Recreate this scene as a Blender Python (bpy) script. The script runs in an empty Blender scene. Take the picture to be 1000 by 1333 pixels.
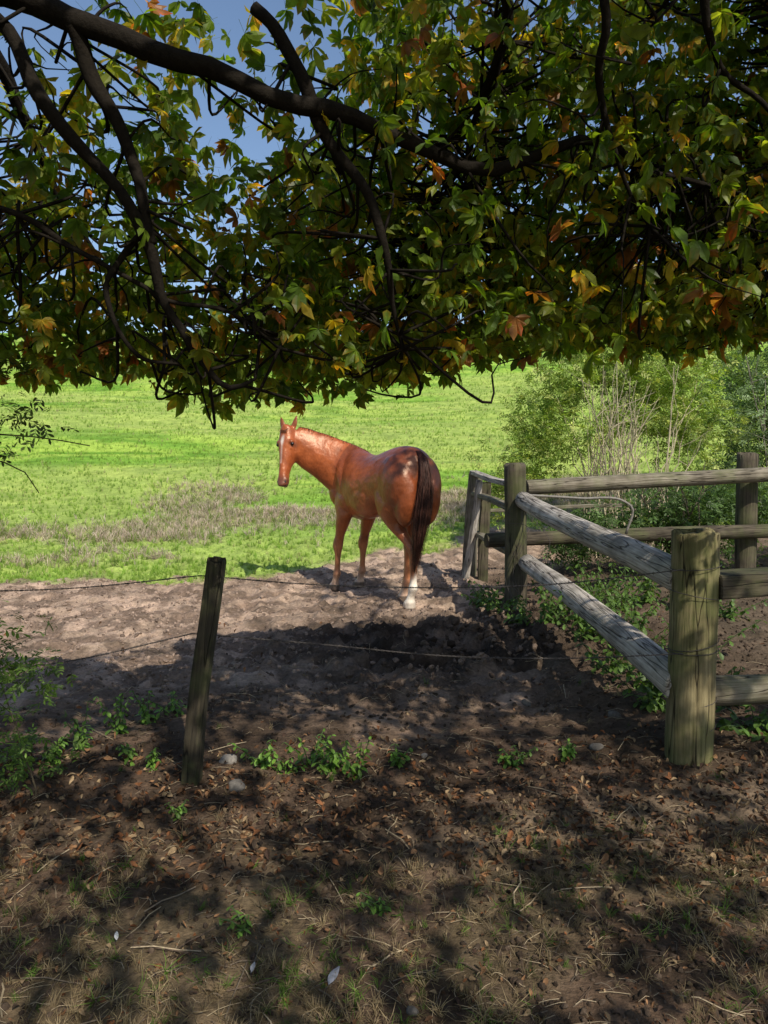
import bpy, math, random
import numpy as np
from mathutils import Vector, Matrix
random.seed(7); rng=np.random.default_rng(7)
scene=bpy.context.scene
col=scene.collection

# ------------------------------------------------------------ noise
_pt=np.random.default_rng(3).permutation(256); _pt=np.concatenate([_pt,_pt,_pt])
_pv=np.random.default_rng(4).random(256)
def vnoise(x,y,z=0.0):
    x,y,z=np.broadcast_arrays(np.asarray(x,float),np.asarray(y,float),np.asarray(z,float))
    xi=np.floor(x).astype(int); yi=np.floor(y).astype(int); zi=np.floor(z).astype(int)
    xf=x-xi; yf=y-yi; zf=z-zi
    u=xf*xf*(3-2*xf); v=yf*yf*(3-2*yf); w=zf*zf*(3-2*zf)
    def h(a,b,c): return _pv[_pt[(_pt[(_pt[a&255]+b)&255]+c)&255]]
    def L(a,b,t): return a+(b-a)*t
    return L(L(L(h(xi,yi,zi),h(xi+1,yi,zi),u),L(h(xi,yi+1,zi),h(xi+1,yi+1,zi),u),v),
             L(L(h(xi,yi,zi+1),h(xi+1,yi,zi+1),u),L(h(xi,yi+1,zi+1),h(xi+1,yi+1,zi+1),u),v),w)
def fbm(x,y,z=0.0,o=4):
    s=0;a=.5;t=0
    for i in range(o):
        s=s+a*vnoise(x*2**i+17*i,y*2**i+31*i,z*2**i if not np.isscalar(z) else z+i*5.3); t+=a; a*=.5
    return s/t
def sst(a,b,x):
    t=np.clip((x-a)/(b-a),0,1); return t*t*(3-2*t)
def sp(x,s): return s*np.logaddexp(0,x/s)

# ------------------------------------------------------------ mesh helpers
def link(o,parent=None):
    col.objects.link(o)
    if parent: o.parent=parent
    return o
def empty(name,loc=(0,0,0)):
    e=bpy.data.objects.new(name,None); e.location=loc; e.empty_display_size=.2
    col.objects.link(e); return e
def npmesh(name,V,F,mat,C=None,smooth=False,parent=None):
    V=np.asarray(V,np.float32).reshape(-1,3); F=np.asarray(F,np.int32); k=F.shape[1]
    me=bpy.data.meshes.new(name)
    me.vertices.add(len(V)); me.vertices.foreach_set('co',V.ravel())
    me.loops.add(F.size); me.loops.foreach_set('vertex_index',F.ravel())
    me.polygons.add(len(F)); me.polygons.foreach_set('loop_start',np.arange(len(F),dtype=np.int32)*k)
    me.polygons.foreach_set('use_smooth',np.full(len(F),smooth))
    me.update(calc_edges=True)
    if C is not None:
        a=me.color_attributes.new('Col','FLOAT_COLOR','POINT')
        c=np.ones((len(V),4),np.float32); c[:,:3]=C; a.data.foreach_set('color',c.ravel())
    me.materials.append(mat)
    return link(bpy.data.objects.new(name,me),parent)
class Buf:
    def __init__(s): s.V=[];s.F=[];s.C=[];s.n=0
    def add(s,V,F,C):
        V=np.asarray(V,float).reshape(-1,3);F=np.asarray(F,int)
        s.V.append(V); s.F.append(F+s.n); s.C.append(np.broadcast_to(np.asarray(C,float),(len(V),3))); s.n+=len(V)
    def tube(s,P,R,c=(.1,.1,.1),k=6):
        P=np.asarray(P,float); n=len(P); R=np.broadcast_to(np.asarray(R,float),(n,))
        T=np.gradient(P,axis=0); T/=np.linalg.norm(T,axis=1)[:,None]+1e-9
        ref=np.array([0.12,0.2,1.0]) if abs(T[:,2]).mean()<.8 else np.array([1.0,.1,.05])
        A=np.cross(T,ref); A/=np.linalg.norm(A,axis=1)[:,None]+1e-9; B=np.cross(T,A)
        th=np.arange(k)*2*math.pi/k
        V=P[:,None]+R[:,None,None]*(np.cos(th)[None,:,None]*A[:,None]+np.sin(th)[None,:,None]*B[:,None])
        i=np.arange(n-1)[:,None]*k; j=np.arange(k)[None]; j2=(j+1)%k
        a=(i+j).ravel();b=(i+j2).ravel();c2=(i+k+j2).ravel();d=(i+k+j).ravel()
        F=np.concatenate([np.stack([a,b,c2],1),np.stack([a,c2,d],1)])
        cap=[[0,q+1,q] for q in range(1,k-1)]+[[(n-1)*k,(n-1)*k+q,(n-1)*k+q+1] for q in range(1,k-1)]
        s.add(V.reshape(-1,3),np.concatenate([F,np.array(cap)]),c)
    def obj(s,name,mat,smooth=False,parent=None):
        return npmesh(name,np.concatenate(s.V),np.concatenate(s.F),mat,np.concatenate(s.C),smooth,parent)
def batch(buf,tv,tf,pos,R,scl,colr,vf=None):
    N=len(pos);K=len(tv)
    scl=np.asarray(scl,float)
    if scl.ndim==1: scl=scl[:,None]
    V=np.einsum('nij,nkj->nki',R,tv[None]*scl[:,None,:])+pos[:,None]
    F=(tf[None]+(np.arange(N)*K)[:,None,None]).reshape(-1,3)
    C=np.repeat(colr[:,None],K,1)
    if vf is not None: C=C*(vf[None,:,None] if vf.ndim==1 else vf[None])
    buf.add(V.reshape(-1,3),F,C.reshape(-1,3))
def euler(rx,ry,rz):
    cx,sx,cy,sy,cz,sz=np.cos(rx),np.sin(rx),np.cos(ry),np.sin(ry),np.cos(rz),np.sin(rz)
    o=np.ones_like(cx);z=np.zeros_like(cx)
    X=np.stack([o,z,z,z,cx,-sx,z,sx,cx],-1).reshape(-1,3,3)
    Y=np.stack([cy,z,sy,z,o,z,-sy,z,cy],-1).reshape(-1,3,3)
    Z=np.stack([cz,-sz,z,sz,cz,z,z,z,o],-1).reshape(-1,3,3)
    return Z@X@Y
def spline(P,n):
    P=np.asarray(P,float); m=len(P)
    d=np.r_[0,np.cumsum(np.linalg.norm(np.diff(P[:,:3],axis=0),axis=1))]; t=np.linspace(0,d[-1],n)
    M=np.zeros_like(P); dd=np.diff(d)[:,None]+1e-9; sl=np.diff(P,axis=0)/dd
    M[0]=sl[0];M[-1]=sl[-1]
    if m>2: M[1:-1]=(sl[:-1]*dd[1:]+sl[1:]*dd[:-1])/(dd[1:]+dd[:-1])
    i=np.clip(np.searchsorted(d,t,side='right')-1,0,m-2); h=(d[i+1]-d[i])[:,None]+1e-9; u=((t-d[i])[:,None])/h
    return (2*u**3-3*u**2+1)*P[i]+(u**3-2*u**2+u)*h*M[i]+(-2*u**3+3*u**2)*P[i+1]+(u**3-u**2)*h*M[i+1]

# ------------------------------------------------------------ materials
def newmat(name):
    m=bpy.data.materials.new(name); m.use_nodes=True; nt=m.node_tree; nt.nodes.clear()
    return m,nt,nt.nodes,nt.links
def N(nt,t,**k):
    n=nt.nodes.new(t)
    for a,b in k.items():
        if a in n.inputs.keys(): n.inputs[a].default_value=b
        else: setattr(n,a,b)
    return n
def ramp(nt,fac,stops):
    r=nt.nodes.new('ShaderNodeValToRGB'); e=r.color_ramp.elements
    while len(e)<len(stops): e.new(.5)
    for q,(p,c) in zip(e,stops): q.position=p; q.color=(c[0],c[1],c[2],1)
    nt.links.new(fac,r.inputs[0]); return r.outputs[0]
def mulc(nt,a,b,fac=1.0,bt='MULTIPLY'):
    m=nt.nodes.new('ShaderNodeMix'); m.data_type='RGBA'; m.blend_type=bt; m.inputs[0].default_value=fac
    nt.links.new(a,m.inputs[6]); nt.links.new(b,m.inputs[7]); return m.outputs[2]
def leafmat(name,trans=.4,rough=.5,tint=(1.25,1.25,.6),nscale=40,spec=.4):
    m,nt,n,l=newmat(name)
    a=N(nt,'ShaderNodeAttribute',attribute_name='Col')
    tc=N(nt,'ShaderNodeTexCoord'); no=N(nt,'ShaderNodeTexNoise',Scale=nscale,Detail=2.0); l.new(tc.outputs['Object'],no.inputs['Vector'])
    v=ramp(nt,no.outputs[0],[(.3,(.65,.65,.65)),(.7,(1.3,1.3,1.3))])
    c=mulc(nt,a.outputs[0],v)
    p=N(nt,'ShaderNodeBsdfPrincipled',Roughness=rough); p.inputs['Specular IOR Level'].default_value=spec
    l.new(c,p.inputs['Base Color'])
    o=N(nt,'ShaderNodeOutputMaterial')
    if trans>0:
        rgb=N(nt,'ShaderNodeRGB'); rgb.outputs[0].default_value=(*tint,1)
        t=N(nt,'ShaderNodeBsdfTranslucent'); l.new(mulc(nt,c,rgb.outputs[0]),t.inputs[0])
        mx=N(nt,'ShaderNodeMixShader'); mx.inputs[0].default_value=trans
        l.new(p.outputs[0],mx.inputs[1]); l.new(t.outputs[0],mx.inputs[2]); l.new(mx.outputs[0],o.inputs[0])
    else: l.new(p.outputs[0],o.inputs[0])
    return m
def woodmat(name,c0,c1,green=.3,rough=.85):
    m,nt,n,l=newmat(name)
    tc=N(nt,'ShaderNodeTexCoord')
    mp=N(nt,'ShaderNodeMapping'); mp.inputs['Scale'].default_value=(1,1,.05); l.new(tc.outputs['Object'],mp.inputs[0])
    g=N(nt,'ShaderNodeTexNoise',Scale=60.0,Detail=6.0,Roughness=.65); l.new(mp.outputs[0],g.inputs['Vector'])
    c=ramp(nt,g.outputs[0],[(.30,(c0[0]*.25,c0[1]*.25,c0[2]*.25)),(.42,c0),(.62,c1),(.8,[x*1.2 for x in c1])])
    b=N(nt,'ShaderNodeTexNoise',Scale=5.0,Detail=5.0); l.new(tc.outputs['Object'],b.inputs['Vector'])
    c=mulc(nt,c,ramp(nt,b.outputs[0],[(.3,(.5,.48,.45)),(.65,(1.15,1.12,1.1))]))
    gn=N(nt,'ShaderNodeTexNoise',Scale=3.0,Detail=6.0,Roughness=.7,); mp2=N(nt,'ShaderNodeMapping'); mp2.inputs['Location'].default_value=(4,7,2); l.new(tc.outputs['Object'],mp2.inputs[0]); l.new(mp2.outputs[0],gn.inputs['Vector'])
    gm=ramp(nt,gn.outputs[0],[(.45,(0,0,0)),(.62,(green,green,green))])
    mx=N(nt,'ShaderNodeMix'); mx.data_type='RGBA'; l.new(gm,mx.inputs[0]); l.new(c,mx.inputs[6]); mx.inputs[7].default_value=(.09,.12,.03,1)
    ck=N(nt,'ShaderNodeTexNoise',Scale=16.0,Detail=2.0); mp3=N(nt,'ShaderNodeMapping'); mp3.inputs['Scale'].default_value=(1,1,.06); l.new(tc.outputs['Object'],mp3.inputs[0]); l.new(mp3.outputs[0],ck.inputs['Vector'])
    ckr=ramp(nt,ck.outputs[0],[(.482,(1,1,1)),(.5,(.10,.09,.08)),(.518,(1,1,1))])
    c=mulc(nt,mx.outputs[2],ckr)
    p=N(nt,'ShaderNodeBsdfPrincipled',Roughness=rough); p.inputs['Specular IOR Level'].default_value=.2; l.new(c,p.inputs['Base Color'])
    bu=N(nt,'ShaderNodeBump',Strength=.8,Distance=.008); l.new(mulc(nt,g.outputs[0],ckr),bu.inputs['Height']); l.new(bu.outputs[0],p.inputs['Normal'])
    o=N(nt,'ShaderNodeOutputMaterial'); l.new(p.outputs[0],o.inputs[0]); return m
def attrmat(name,rough=.9,ns=30,bump=.4,bd=.01,spec=.2,lo=.6,hi=1.35,ns2=0):
    m,nt,n,l=newmat(name)
    a=N(nt,'ShaderNodeAttribute',attribute_name='Col'); tc=N(nt,'ShaderNodeTexCoord')
    no=N(nt,'ShaderNodeTexNoise',Scale=ns,Detail=6.0,Roughness=.7); l.new(tc.outputs['Object'],no.inputs['Vector'])
    c=mulc(nt,a.outputs[0],ramp(nt,no.outputs[0],[(.3,(lo,lo,lo)),(.7,(hi,hi,hi))]))
    if ns2:
        n2=N(nt,'ShaderNodeTexNoise',Scale=ns2,Detail=6.0,Roughness=.75); l.new(tc.outputs['Object'],n2.inputs['Vector'])
        c=mulc(nt,c,ramp(nt,n2.outputs[0],[(.32,(.62,.64,.60)),(.68,(1.32,1.30,1.26))]))
    p=N(nt,'ShaderNodeBsdfPrincipled',Roughness=rough); p.inputs['Specular IOR Level'].default_value=spec; l.new(c,p.inputs['Base Color'])
    bu=N(nt,'ShaderNodeBump',Strength=bump,Distance=bd); l.new(no.outputs[0],bu.inputs['Height']); l.new(bu.outputs[0],p.inputs['Normal'])
    o=N(nt,'ShaderNodeOutputMaterial'); l.new(p.outputs[0],o.inputs[0]); return m

# ------------------------------------------------------------ ground
def H(x,y,fine=True):
    x=np.asarray(x,float);y=np.asarray(y,float)
    z=.198*sp(y-11.8,1.2)-.28*sp(y-120,10)
    far=sst(13,25,y); z=z+far*(fbm(x*.07,y*.09,2.0,3)-.5)*1.2*np.clip(y/40,.3,1.5)
    z=z+far*(fbm(x*.25,y*.9,6.0,3)-.5)*.3
    bank=sst(1.0,1.7,x+.12*(y-3.6))*sst(2.8,4.0,y)*(1-sst(8,10,y)); z=z+.10*bank
    if fine:
        dirt=(1-sst(11,14,y))
        z=z+dirt*((fbm(x*1.3,y*1.3,1.0,3)-.5)*.07)
        wet=np.exp(-(((x-.5)/1.3)**2+((y-6.0)/1.1)**2))
        cl=fbm(x*8,y*8,3.0,4)-.5
        tr=sst(4.2,5.5,y)
        z=z+dirt*(cl*.055*(.65+2.6*wet+1.5*tr))
        z=z-dirt*tr*.035*sst(.60,.70,fbm(x*4.2,y*4.2,41.,2))
        z=z+dirt*np.abs(fbm(x*19,y*19,5.0,2)-.5)*.05*(.5+2.0*wet+.5*tr)
        z=z+.07*wet
    return z
def axis_pos(end,s0,flat,g):
    v=[0.0]
    while v[-1]<end:
        x=v[-1]; v.append(x+s0+max(0,x-flat)*g)
    return np.array(v)
xp=axis_pos(220,.026,2.4,.021); xs=np.r_[-xp[:0:-1],xp]
ya=np.arange(-8,1.6,.25); yb=1.6+axis_pos(210,.026,7,.0115); ys=np.r_[ya,yb]
X,Y=np.meshgrid(xs,ys); Z=H(X,Y)
nx,ny=len(xs),len(ys)
i=(np.arange(ny-1)[:,None]*nx+np.arange(nx-1)[None]).ravel()
F=np.stack([i,i+1,i+nx+1,i+nx],1)
def grass_mask(x,y):
    nn=(fbm(x*.8,y*.8,9.0,3)-.5)
    edge=np.where(x>-1.5,8.95+1.15*(x+1.5)+nn*2.2,8.55+.12*(x+5)+nn*2.2)
    edge=np.minimum(edge,13.0)
    return sst(-.25,.35,y-edge+(fbm(x*5,y*5,3.3,2)-.5)*.9)
def dry_mask(x,y):
    n=fbm(x*.55,y*.8,12.0,3)
    a=np.exp(-((y-14.9-.12*x)/1.3)**2)*sst(-5.2,-3.4,x)*(1-sst(4,6,x))
    b=np.exp(-((y-11.7)/1.0)**2)*(1-sst(-3.6,-2.4,x))
    return np.clip((a+b)*1.4,0,1)*sst(.36,.6,n+.05)
def mixc(a,b,t): return a*(1-t[...,None])+np.asarray(b)*t[...,None]
gm=grass_mask(X,Y); dm=dry_mask(X,Y)
C=np.zeros(X.shape+(3,))+np.array([.42,.305,.235])
n1=fbm(X*1.7,Y*1.7,4.0,4); n2=fbm(X*6,Y*6,8.0,3)
C*= (.55+.8*n1)[...,None]
C=mixc(C,[.13,.09,.068],sst(.48,.62,n2)*.7)
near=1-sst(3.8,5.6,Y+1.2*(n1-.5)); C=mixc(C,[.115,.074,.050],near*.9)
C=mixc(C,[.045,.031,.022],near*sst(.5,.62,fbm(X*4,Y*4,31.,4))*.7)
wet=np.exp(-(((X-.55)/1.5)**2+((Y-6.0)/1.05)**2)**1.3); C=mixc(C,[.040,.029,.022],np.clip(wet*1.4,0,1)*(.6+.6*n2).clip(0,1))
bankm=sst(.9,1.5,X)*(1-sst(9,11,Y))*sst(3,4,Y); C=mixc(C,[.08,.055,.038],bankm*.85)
thatch=sst(.45,.6,fbm(X*2.2,Y*2.2,20.,3))*(1-sst(2.6,3.3,Y)); C=mixc(C,[.20,.15,.09],thatch*.6)
path=np.exp(-((Y-2.85-.25*X)/.22)**2)*sst(-.3,.6,X); C=mixc(C,[.25,.185,.13],path*.7)
gn=fbm(X*.5,Y*.8,14.,4); gcol=mixc(np.zeros(X.shape+(3,))+np.array([.19,.36,.045]),[.32,.46,.075],sst(.35,.65,gn))
gcol=mixc(gcol,[.13,.27,.03],sst(.55,.7,fbm(X*.9,Y*2.5,15.,3)))
gcol=mixc(gcol,[.38,.44,.13],.6*sst(.45,.7,fbm(X*.12,Y*.3,25.,3)))
gcol=mixc(gcol,[.38,.31,.22],dm*.65)
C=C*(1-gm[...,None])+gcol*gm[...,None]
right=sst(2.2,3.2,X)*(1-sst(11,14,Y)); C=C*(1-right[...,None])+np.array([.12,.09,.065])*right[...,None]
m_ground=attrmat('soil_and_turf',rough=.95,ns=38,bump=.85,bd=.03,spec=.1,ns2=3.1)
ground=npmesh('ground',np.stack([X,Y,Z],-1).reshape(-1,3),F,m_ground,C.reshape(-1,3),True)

# ------------------------------------------------------------ templates
def leaflet(L=1.0,W=.36,droop=.12,fold=.10,st=4):
    xsn=[0,.3,.62,.86,1.0]; w=[.03,.3,.5,.33,0]
    if st==3: xsn=[0,.35,.72,1.0]; w=[.03,.36,.48,0]
    V=[];Fc=[]
    for t,ww in zip(xsn,w):
        z=-droop*t*t*L
        V+= [[t*L,0,z],[t*L,ww*W,z+fold*ww],[t*L,-ww*W,z+fold*ww]]
    for q in range(len(xsn)-1):
        a=q*3;b=a+3
        Fc+=[[a,b,b+1],[a,b+1,a+1],[a,a+2,b+2],[a,b+2,b]]
    return np.array(V,float),np.array(Fc)
def chestnut_leaf(k,seed):
    r=np.random.default_rng(seed); Vs=[];Fs=[];f=[];n=0
    for q in range(k):
        a=(q-(k-1)/2)*math.radians(r.uniform(150,205)/(k-1)) + r.normal(0,.1)
        s=(1-.42*abs(q-(k-1)/2)/((k-1)/2))*r.uniform(.8,1.12)
        V,Fc=leaflet(s,.46*s,r.uniform(.1,.75),.14,3)
        tilt=r.normal(0,.55); c,sn=math.cos(tilt),math.sin(tilt)
        V=np.stack([V[:,0],V[:,1]*c-V[:,2]*sn,V[:,1]*sn+V[:,2]*c],1)
        c,sn=math.cos(a),math.sin(a)
        V=np.stack([V[:,0]*c-V[:,1]*sn,V[:,0]*sn+V[:,1]*c,V[:,2]],1)
        ff=np.ones((len(V),3))*r.uniform(.8,1.15)
        if r.random()<.35: ff[-5:]*=np.array([2.0,.9,.8])   # browned tips
        Vs.append(V);Fs.append(Fc+n);n+=len(V); f.append(ff)
    P=np.array([[-.5,-.008,.1],[-.5,.008,.1],[0,.008,0],[0,-.008,0]]); Vs.append(P);Fs.append(np.array([[0,1,2],[0,2,3]])+n);f.append(np.ones((4,3))*.6)
    return np.concatenate(Vs),np.concatenate(Fs),np.concatenate(f)
def sprig(k,seed,lw=.42,ll=.42):
    r=np.random.default_rng(seed);Vs=[];Fs=[];f=[];n=0
    for q in range(k):
        t=q//2; side=1 if q%2 else -1
        V,Fc=leaflet(ll*r.uniform(.8,1.15),lw*ll*r.uniform(.85,1.1),.2,.06,3)
        a=side*r.uniform(.7,1.2) if q<k-1 else 0
        c,sn=math.cos(a),math.sin(a); V=np.stack([V[:,0]*c-V[:,1]*sn+t*.26,V[:,0]*sn+V[:,1]*c,V[:,2]+r.normal(0,.05)],1)
        Vs.append(V);Fs.append(Fc+n);n+=len(V);f.append(np.full(len(V),r.uniform(.8,1.2)))
    e=(k//2)*.26
    P=np.array([[-.3,-.01,0],[-.3,.01,0],[e,.01,0],[e,-.01,0]]); Vs.append(P);Fs.append(np.array([[0,1,2],[0,2,3]])+n);f.append(np.ones(4)*.7)
    return np.concatenate(Vs),np.concatenate(Fs),np.concatenate(f)
def tuft(k,seed,w=.03,lean=.5):
    r=np.random.default_rng(seed);V=[];Fc=[];f=[]
    for q in range(k):
        a=r.uniform(0,6.28);d=r.uniform(.1,lean);h=r.uniform(.5,1);b=r.uniform(0,.25);a2=r.uniform(0,6.28)
        ox,oy=b*math.cos(a2),b*math.sin(a2);dx,dy=math.cos(a),math.sin(a);px,py=-dy*w,dx*w;n=len(V)
        V+=[[ox-px,oy-py,-.05],[ox+px,oy+py,-.05],[ox+dx*d*.35-px*.8,oy+dy*d*.35-py*.8,h*.6],[ox+dx*d*.35+px*.8,oy+dy*d*.35+py*.8,h*.6],[ox+dx*d,oy+dy*d,h*(1-d*.3)]]
        Fc+=[[n,n+1,n+3],[n,n+3,n+2],[n+2,n+3,n+4]]; f+=[.7,.7,1,1,1.2]
    return np.array(V),np.array(Fc),np.array(f)
def rockt(seed,sub=1):
    import bmesh
    bm=bmesh.new(); bmesh.ops.create_icosphere(bm,subdivisions=sub,radius=1)
    V=np.array([v.co[:] for v in bm.verts]);Fc=np.array([[v.index for v in f.verts] for f in bm.faces]);bm.free()
    s=.72+.56*fbm(V[:,0]*1.3+seed*3,V[:,1]*1.3,V[:,2]*1.3+seed,2)
    return V*s[:,None]*np.array([1,.8,.6]),Fc,np.ones(len(V))
CH=[chestnut_leaf(k,s) for k,s in ((5,1),(6,2),(7,3),(5,4),(6,5),(4,6))]

# ------------------------------------------------------------ sun direction (direction light travels)
SD=np.array([-.34,.64,-.74]); SD/=np.linalg.norm(SD); kx=SD[0]/-SD[2]; ky=SD[1]/-SD[2]

# ------------------------------------------------------------ chestnut tree
tree=empty('chestnut_tree')
m_leaf=leafmat('chestnut_leaf',.6,.45,(1.7,1.7,.5),25,.4)
m_bark=attrmat('bark',.95,45,.8,.01,.1)
barkc=(.016,.013,.010)
wood=Buf()
limbs=[]
def limb(P,k=8,n=26,rs=.85):
    S=spline(P,n); S[:,:3]+= (np.stack([fbm(S[:,0]*3+j*7,S[:,1]*3,S[:,2]*3,2) for j in range(3)],1)-.5)*.14
    S[:,3]*=rs*(.8+.4*fbm(S[:,0]*6,S[:,1]*6,S[:,2]*6,2))
    wood.tube(S[:,:3],S[:,3],barkc,k); limbs.append(S); return S
limb([(-3.4,.4,-.2,.42),(-3.35,.42,.5,.33),(-3.25,.5,1.6,.29),(-3.3,.4,3.2,.25),(-3.2,.3,5,.18),(-3,.2,7,.08)],14,30)
limb([(-3.3,.45,2.3,.17),(-2.5,1.4,2.95,.14),(-1.75,2.2,3.14,.095),(-1.24,2.4,2.99,.055),(-.74,2.4,2.84,.040),(-.42,2.42,2.74,.034),(-.1,2.5,2.68,.031),(.15,2.6,2.6,.027),(.52,2.7,2.63,.022),(.85,2.8,2.7,.016),(1.3,2.9,2.6,.010)],10,60)
limb([(-1.6,2.3,3.08,.045),(-1.24,2.35,2.9,.030),(-.97,2.4,2.6,.026),(-.77,2.45,2.33,.023),(-.72,2.5,2.16,.018),(-.63,2.55,1.95,.015),(-.53,2.6,1.81,.011),(-.44,2.62,1.85,.006)],8,36)
limb([(-1.0,2.4,2.92,.034),(-.88,2.45,2.7,.028),(-.80,2.46,2.5,.024),(-.75,2.46,2.3,.02)])
limb([(-.45,2.45,3.0,.026),(-.3,2.45,2.85,.025),(-.17,2.5,2.6,.022),(-.05,2.55,2.36,.017),(0.0,2.6,2.15,.011),(.03,2.65,2.0,.005)])
limb([(-.76,2.46,2.35,.013),(-.93,2.5,2.12,.011),(-.85,2.55,1.95,.009),(-.7,2.6,1.91,.005)])
limb([(-1.5,2.4,2.4,.012),(-1.15,2.45,2.36,.011),(-.9,2.5,2.2,.010),(-.55,2.55,2.1,.008),(-.35,2.6,1.95,.004)])
limb([(.55,2.3,3.35,.020),(.68,2.45,2.85,.015),(.74,2.6,2.6,.011),(.95,2.7,2.35,.006)])
limb([(.9,2.3,3.3,.018),(1.05,2.5,2.9,.014),(1.25,2.6,2.75,.010),(1.5,2.8,2.4,.006)])
limb([(-3.3,.4,2.9,.12),(-1.8,.8,3.6,.09),(-.5,1.2,3.9,.07),(.8,1.5,4.1,.05),(2.2,2,4.0,.035),(3.2,2.8,3.3,.015)])
limb([(-3.3,.4,3.6,.12),(-2,.2,4.6,.09),(0,0,5.2,.06),(2,1.5,5.4,.045),(2.6,3.6,5.4,.02)])
limb([(-3.3,.3,3,.1),(-2,-1,4,.07),(0,-1.8,4.4,.05),(2.5,-2,4,.02)])
limb([(-.5,1.2,3.9,.04),(.1,2.0,3.5,.03),(.4,2.7,3.1,.022),(.3,3.3,2.5,.01)])
limb([(.8,1.5,4.1,.04),(1.3,2.3,3.5,.03),(1.6,3.0,3.0,.02),(1.9,3.5,2.4,.01)])
limb([(-1.8,.8,3.6,.05),(-1.6,2,3.7,.04),(-1.5,3,3.1,.03),(-1.3,3.6,2.4,.01)])
LN=np.concatenate(limbs[1:])
def zlow(x,y):
    e=.080+.066*sst(-.12,.35,x/np.maximum(y,1))
    return 1.6+e*np.maximum(y,2.0)+(fbm(x*2.4,y*2.4,1.,3)-.5)*.44+.02
def limf(gx,gy,base): return base+.35*np.clip(gx,-3,3)+(fbm(gx*1.1,gy*1.1,5.,2)-.5)*1.6-1.9*sst(.55,1.0,gx)
# hanging outer skirt of the crown
M=90000
p=np.stack([rng.uniform(-3.2,3.4,M),2.45+rng.random(M)*2.1,rng.uniform(1.7,4.3,M)],1); x,y,z=p.T
gx=x+kx*z; gy=y+ky*z
ok=(z>zlow(x,y))&(gy<limf(gx,gy,6.45))&(z<1.7+.78*y)&(np.abs(x)<.66*y+.3)
ok&=fbm(x*2.2,y*2.2,z*2.6,2)>.42+.08*sst(.42,.55,(z-1.6)/y)
ok&=rng.random(M)<(.35+.65*sst(2.5,3.1,y))
P1=p[ok]; print('CAND',len(P1)); P1=P1[:11000]; S1=rng.uniform(.050,.088,len(P1)); big=rng.random(len(P1))<.15; S1[big]*=1.25
# inner and upper crown
M=60000
p=np.stack([rng.uniform(-5,5.2,M),rng.uniform(-3,4.3,M),rng.uniform(1.9,6.4,M)],1); x,y,z=p.T
gx=x+kx*z; gy=y+ky*z
vis=(y>.2)&(z<1.65+.70*y)
ok=(z>2.3)&(~vis)&(gy<limf(gx,gy,5.9))&(z<4.4+rng.random(M)*2)&(fbm(x*1.4,y*1.4,z*1.5,2)>.44)&~((y<1.6)&(z<2.6+.7*np.maximum(y,0)))
P2=p[ok][:3700]; S2=rng.uniform(.11,.17,len(P2))
# out-of-view leaf clump, added so its shadow dapples the horse's rump
M=3000
g1=rng.normal(-.20,.27,M); g2=rng.normal(8.85,.55,M); z=rng.uniform(4.7,6.4,M)
p=np.stack([g1-kx*z,g2-ky*z,z],1); ok=(fbm(g1*3.6,g2*3.6,2.,2)>.47)
P3=p[ok][:260]; S3=rng.uniform(.08,.12,len(P3))
print('LEAVES',len(P1),len(P2),len(P3))
P=np.concatenate([P1,P2,P3]); sc=np.concatenate([S1,S2,S3]); n=len(P)
yel=fbm(P[:,0]*1.1+9,P[:,1]*1.1,P[:,2]*1.1,2)
pal=np.array([[.10,.175,.020],[.155,.23,.026],[.24,.28,.035],[.46,.35,.04],[.29,.13,.035],[.075,.13,.018]])
u=rng.random(n)+ .45*(yel-.5)
idx=np.select([u<.24,u<.56,u<.82,u<.90,u<.95],[0,1,2,3,4],5)
lc=pal[idx]*rng.uniform(.75,1.25,(n,1))
lb=Buf()
tsel=rng.integers(0,6,n)
R=euler(rng.normal(0,.6,n),rng.normal(.6,.5,n),rng.uniform(0,6.283,n))
for t in range(6):
    q=tsel==t; V,Fc,f=CH[t]; batch(lb,V,Fc,P[q],R[q],sc[q],lc[q],f)
tw=rng.choice(len(P1),1200,replace=False)
for j in tw:
    p=P[j]; d=np.linalg.norm(LN[:,:3]-p,axis=1)+rng.random(len(LN))*.25; k=np.argmin(d); a=LN[k,:3]
    if np.linalg.norm(a-p)>1.4: continue
    mid=(a+p)/2+rng.normal(0,.09,3)-np.array([0,0,.06*rng.random()])
    m2=(mid+p)/2+rng.normal(0,.04,3)
    S=spline(np.array([[*a,.0062],[*mid,.0048],[*m2,.0032],[*p,.0016]]),12)
    wood.tube(S[:,:3],S[:,3],barkc,4)
lb.obj('foliage',m_leaf,False,tree)
wood.obj('trunk_and_branches',m_bark,True,tree)

# ------------------------------------------------------------ meadow grass & dry weeds
m_grass=leafmat('grass_blade',.4,.6,(1.3,1.3,.5),3,.2)
TU=[tuft(8,s) for s in range(4)]
def scatter(buf,temps,P,s,c,tiltx=.15):
    n=len(P); ts=rng.integers(0,len(temps),n); R=euler(rng.normal(0,tiltx,n),rng.normal(0,tiltx,n),rng.uniform(0,6.283,n))
    for t in range(len(temps)):
        q=ts==t
        if q.any(): V,Fc,f=temps[t]; batch(buf,V,Fc,P[q],R[q],s[q],c[q],f)
def onground(x,y,dz=0): return np.stack([x,y,H(x,y)+dz],1)
gb=Buf()
M=120000
y=8+ (rng.random(M)**1.9)*80; x=(rng.random(M)*2-1)*(.60*y+1)
k=(rng.random(M)<grass_mask(x,y)*(.25+.9*sst(.35,.6,fbm(x*1.2,y*1.8,3.,3))))&~((x>2.6)&(y<11)); k&=rng.random(M)<(1-.5*dry_mask(x,y)); x,y=x[k][:50000],y[k][:50000]
g=rng.random(len(x))[:,None]
c=np.array([.17,.32,.04])*(1-g)+np.array([.34,.47,.09])*g; q=rng.random(len(x))<.10; c[q]=[.42,.40,.20]
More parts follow.
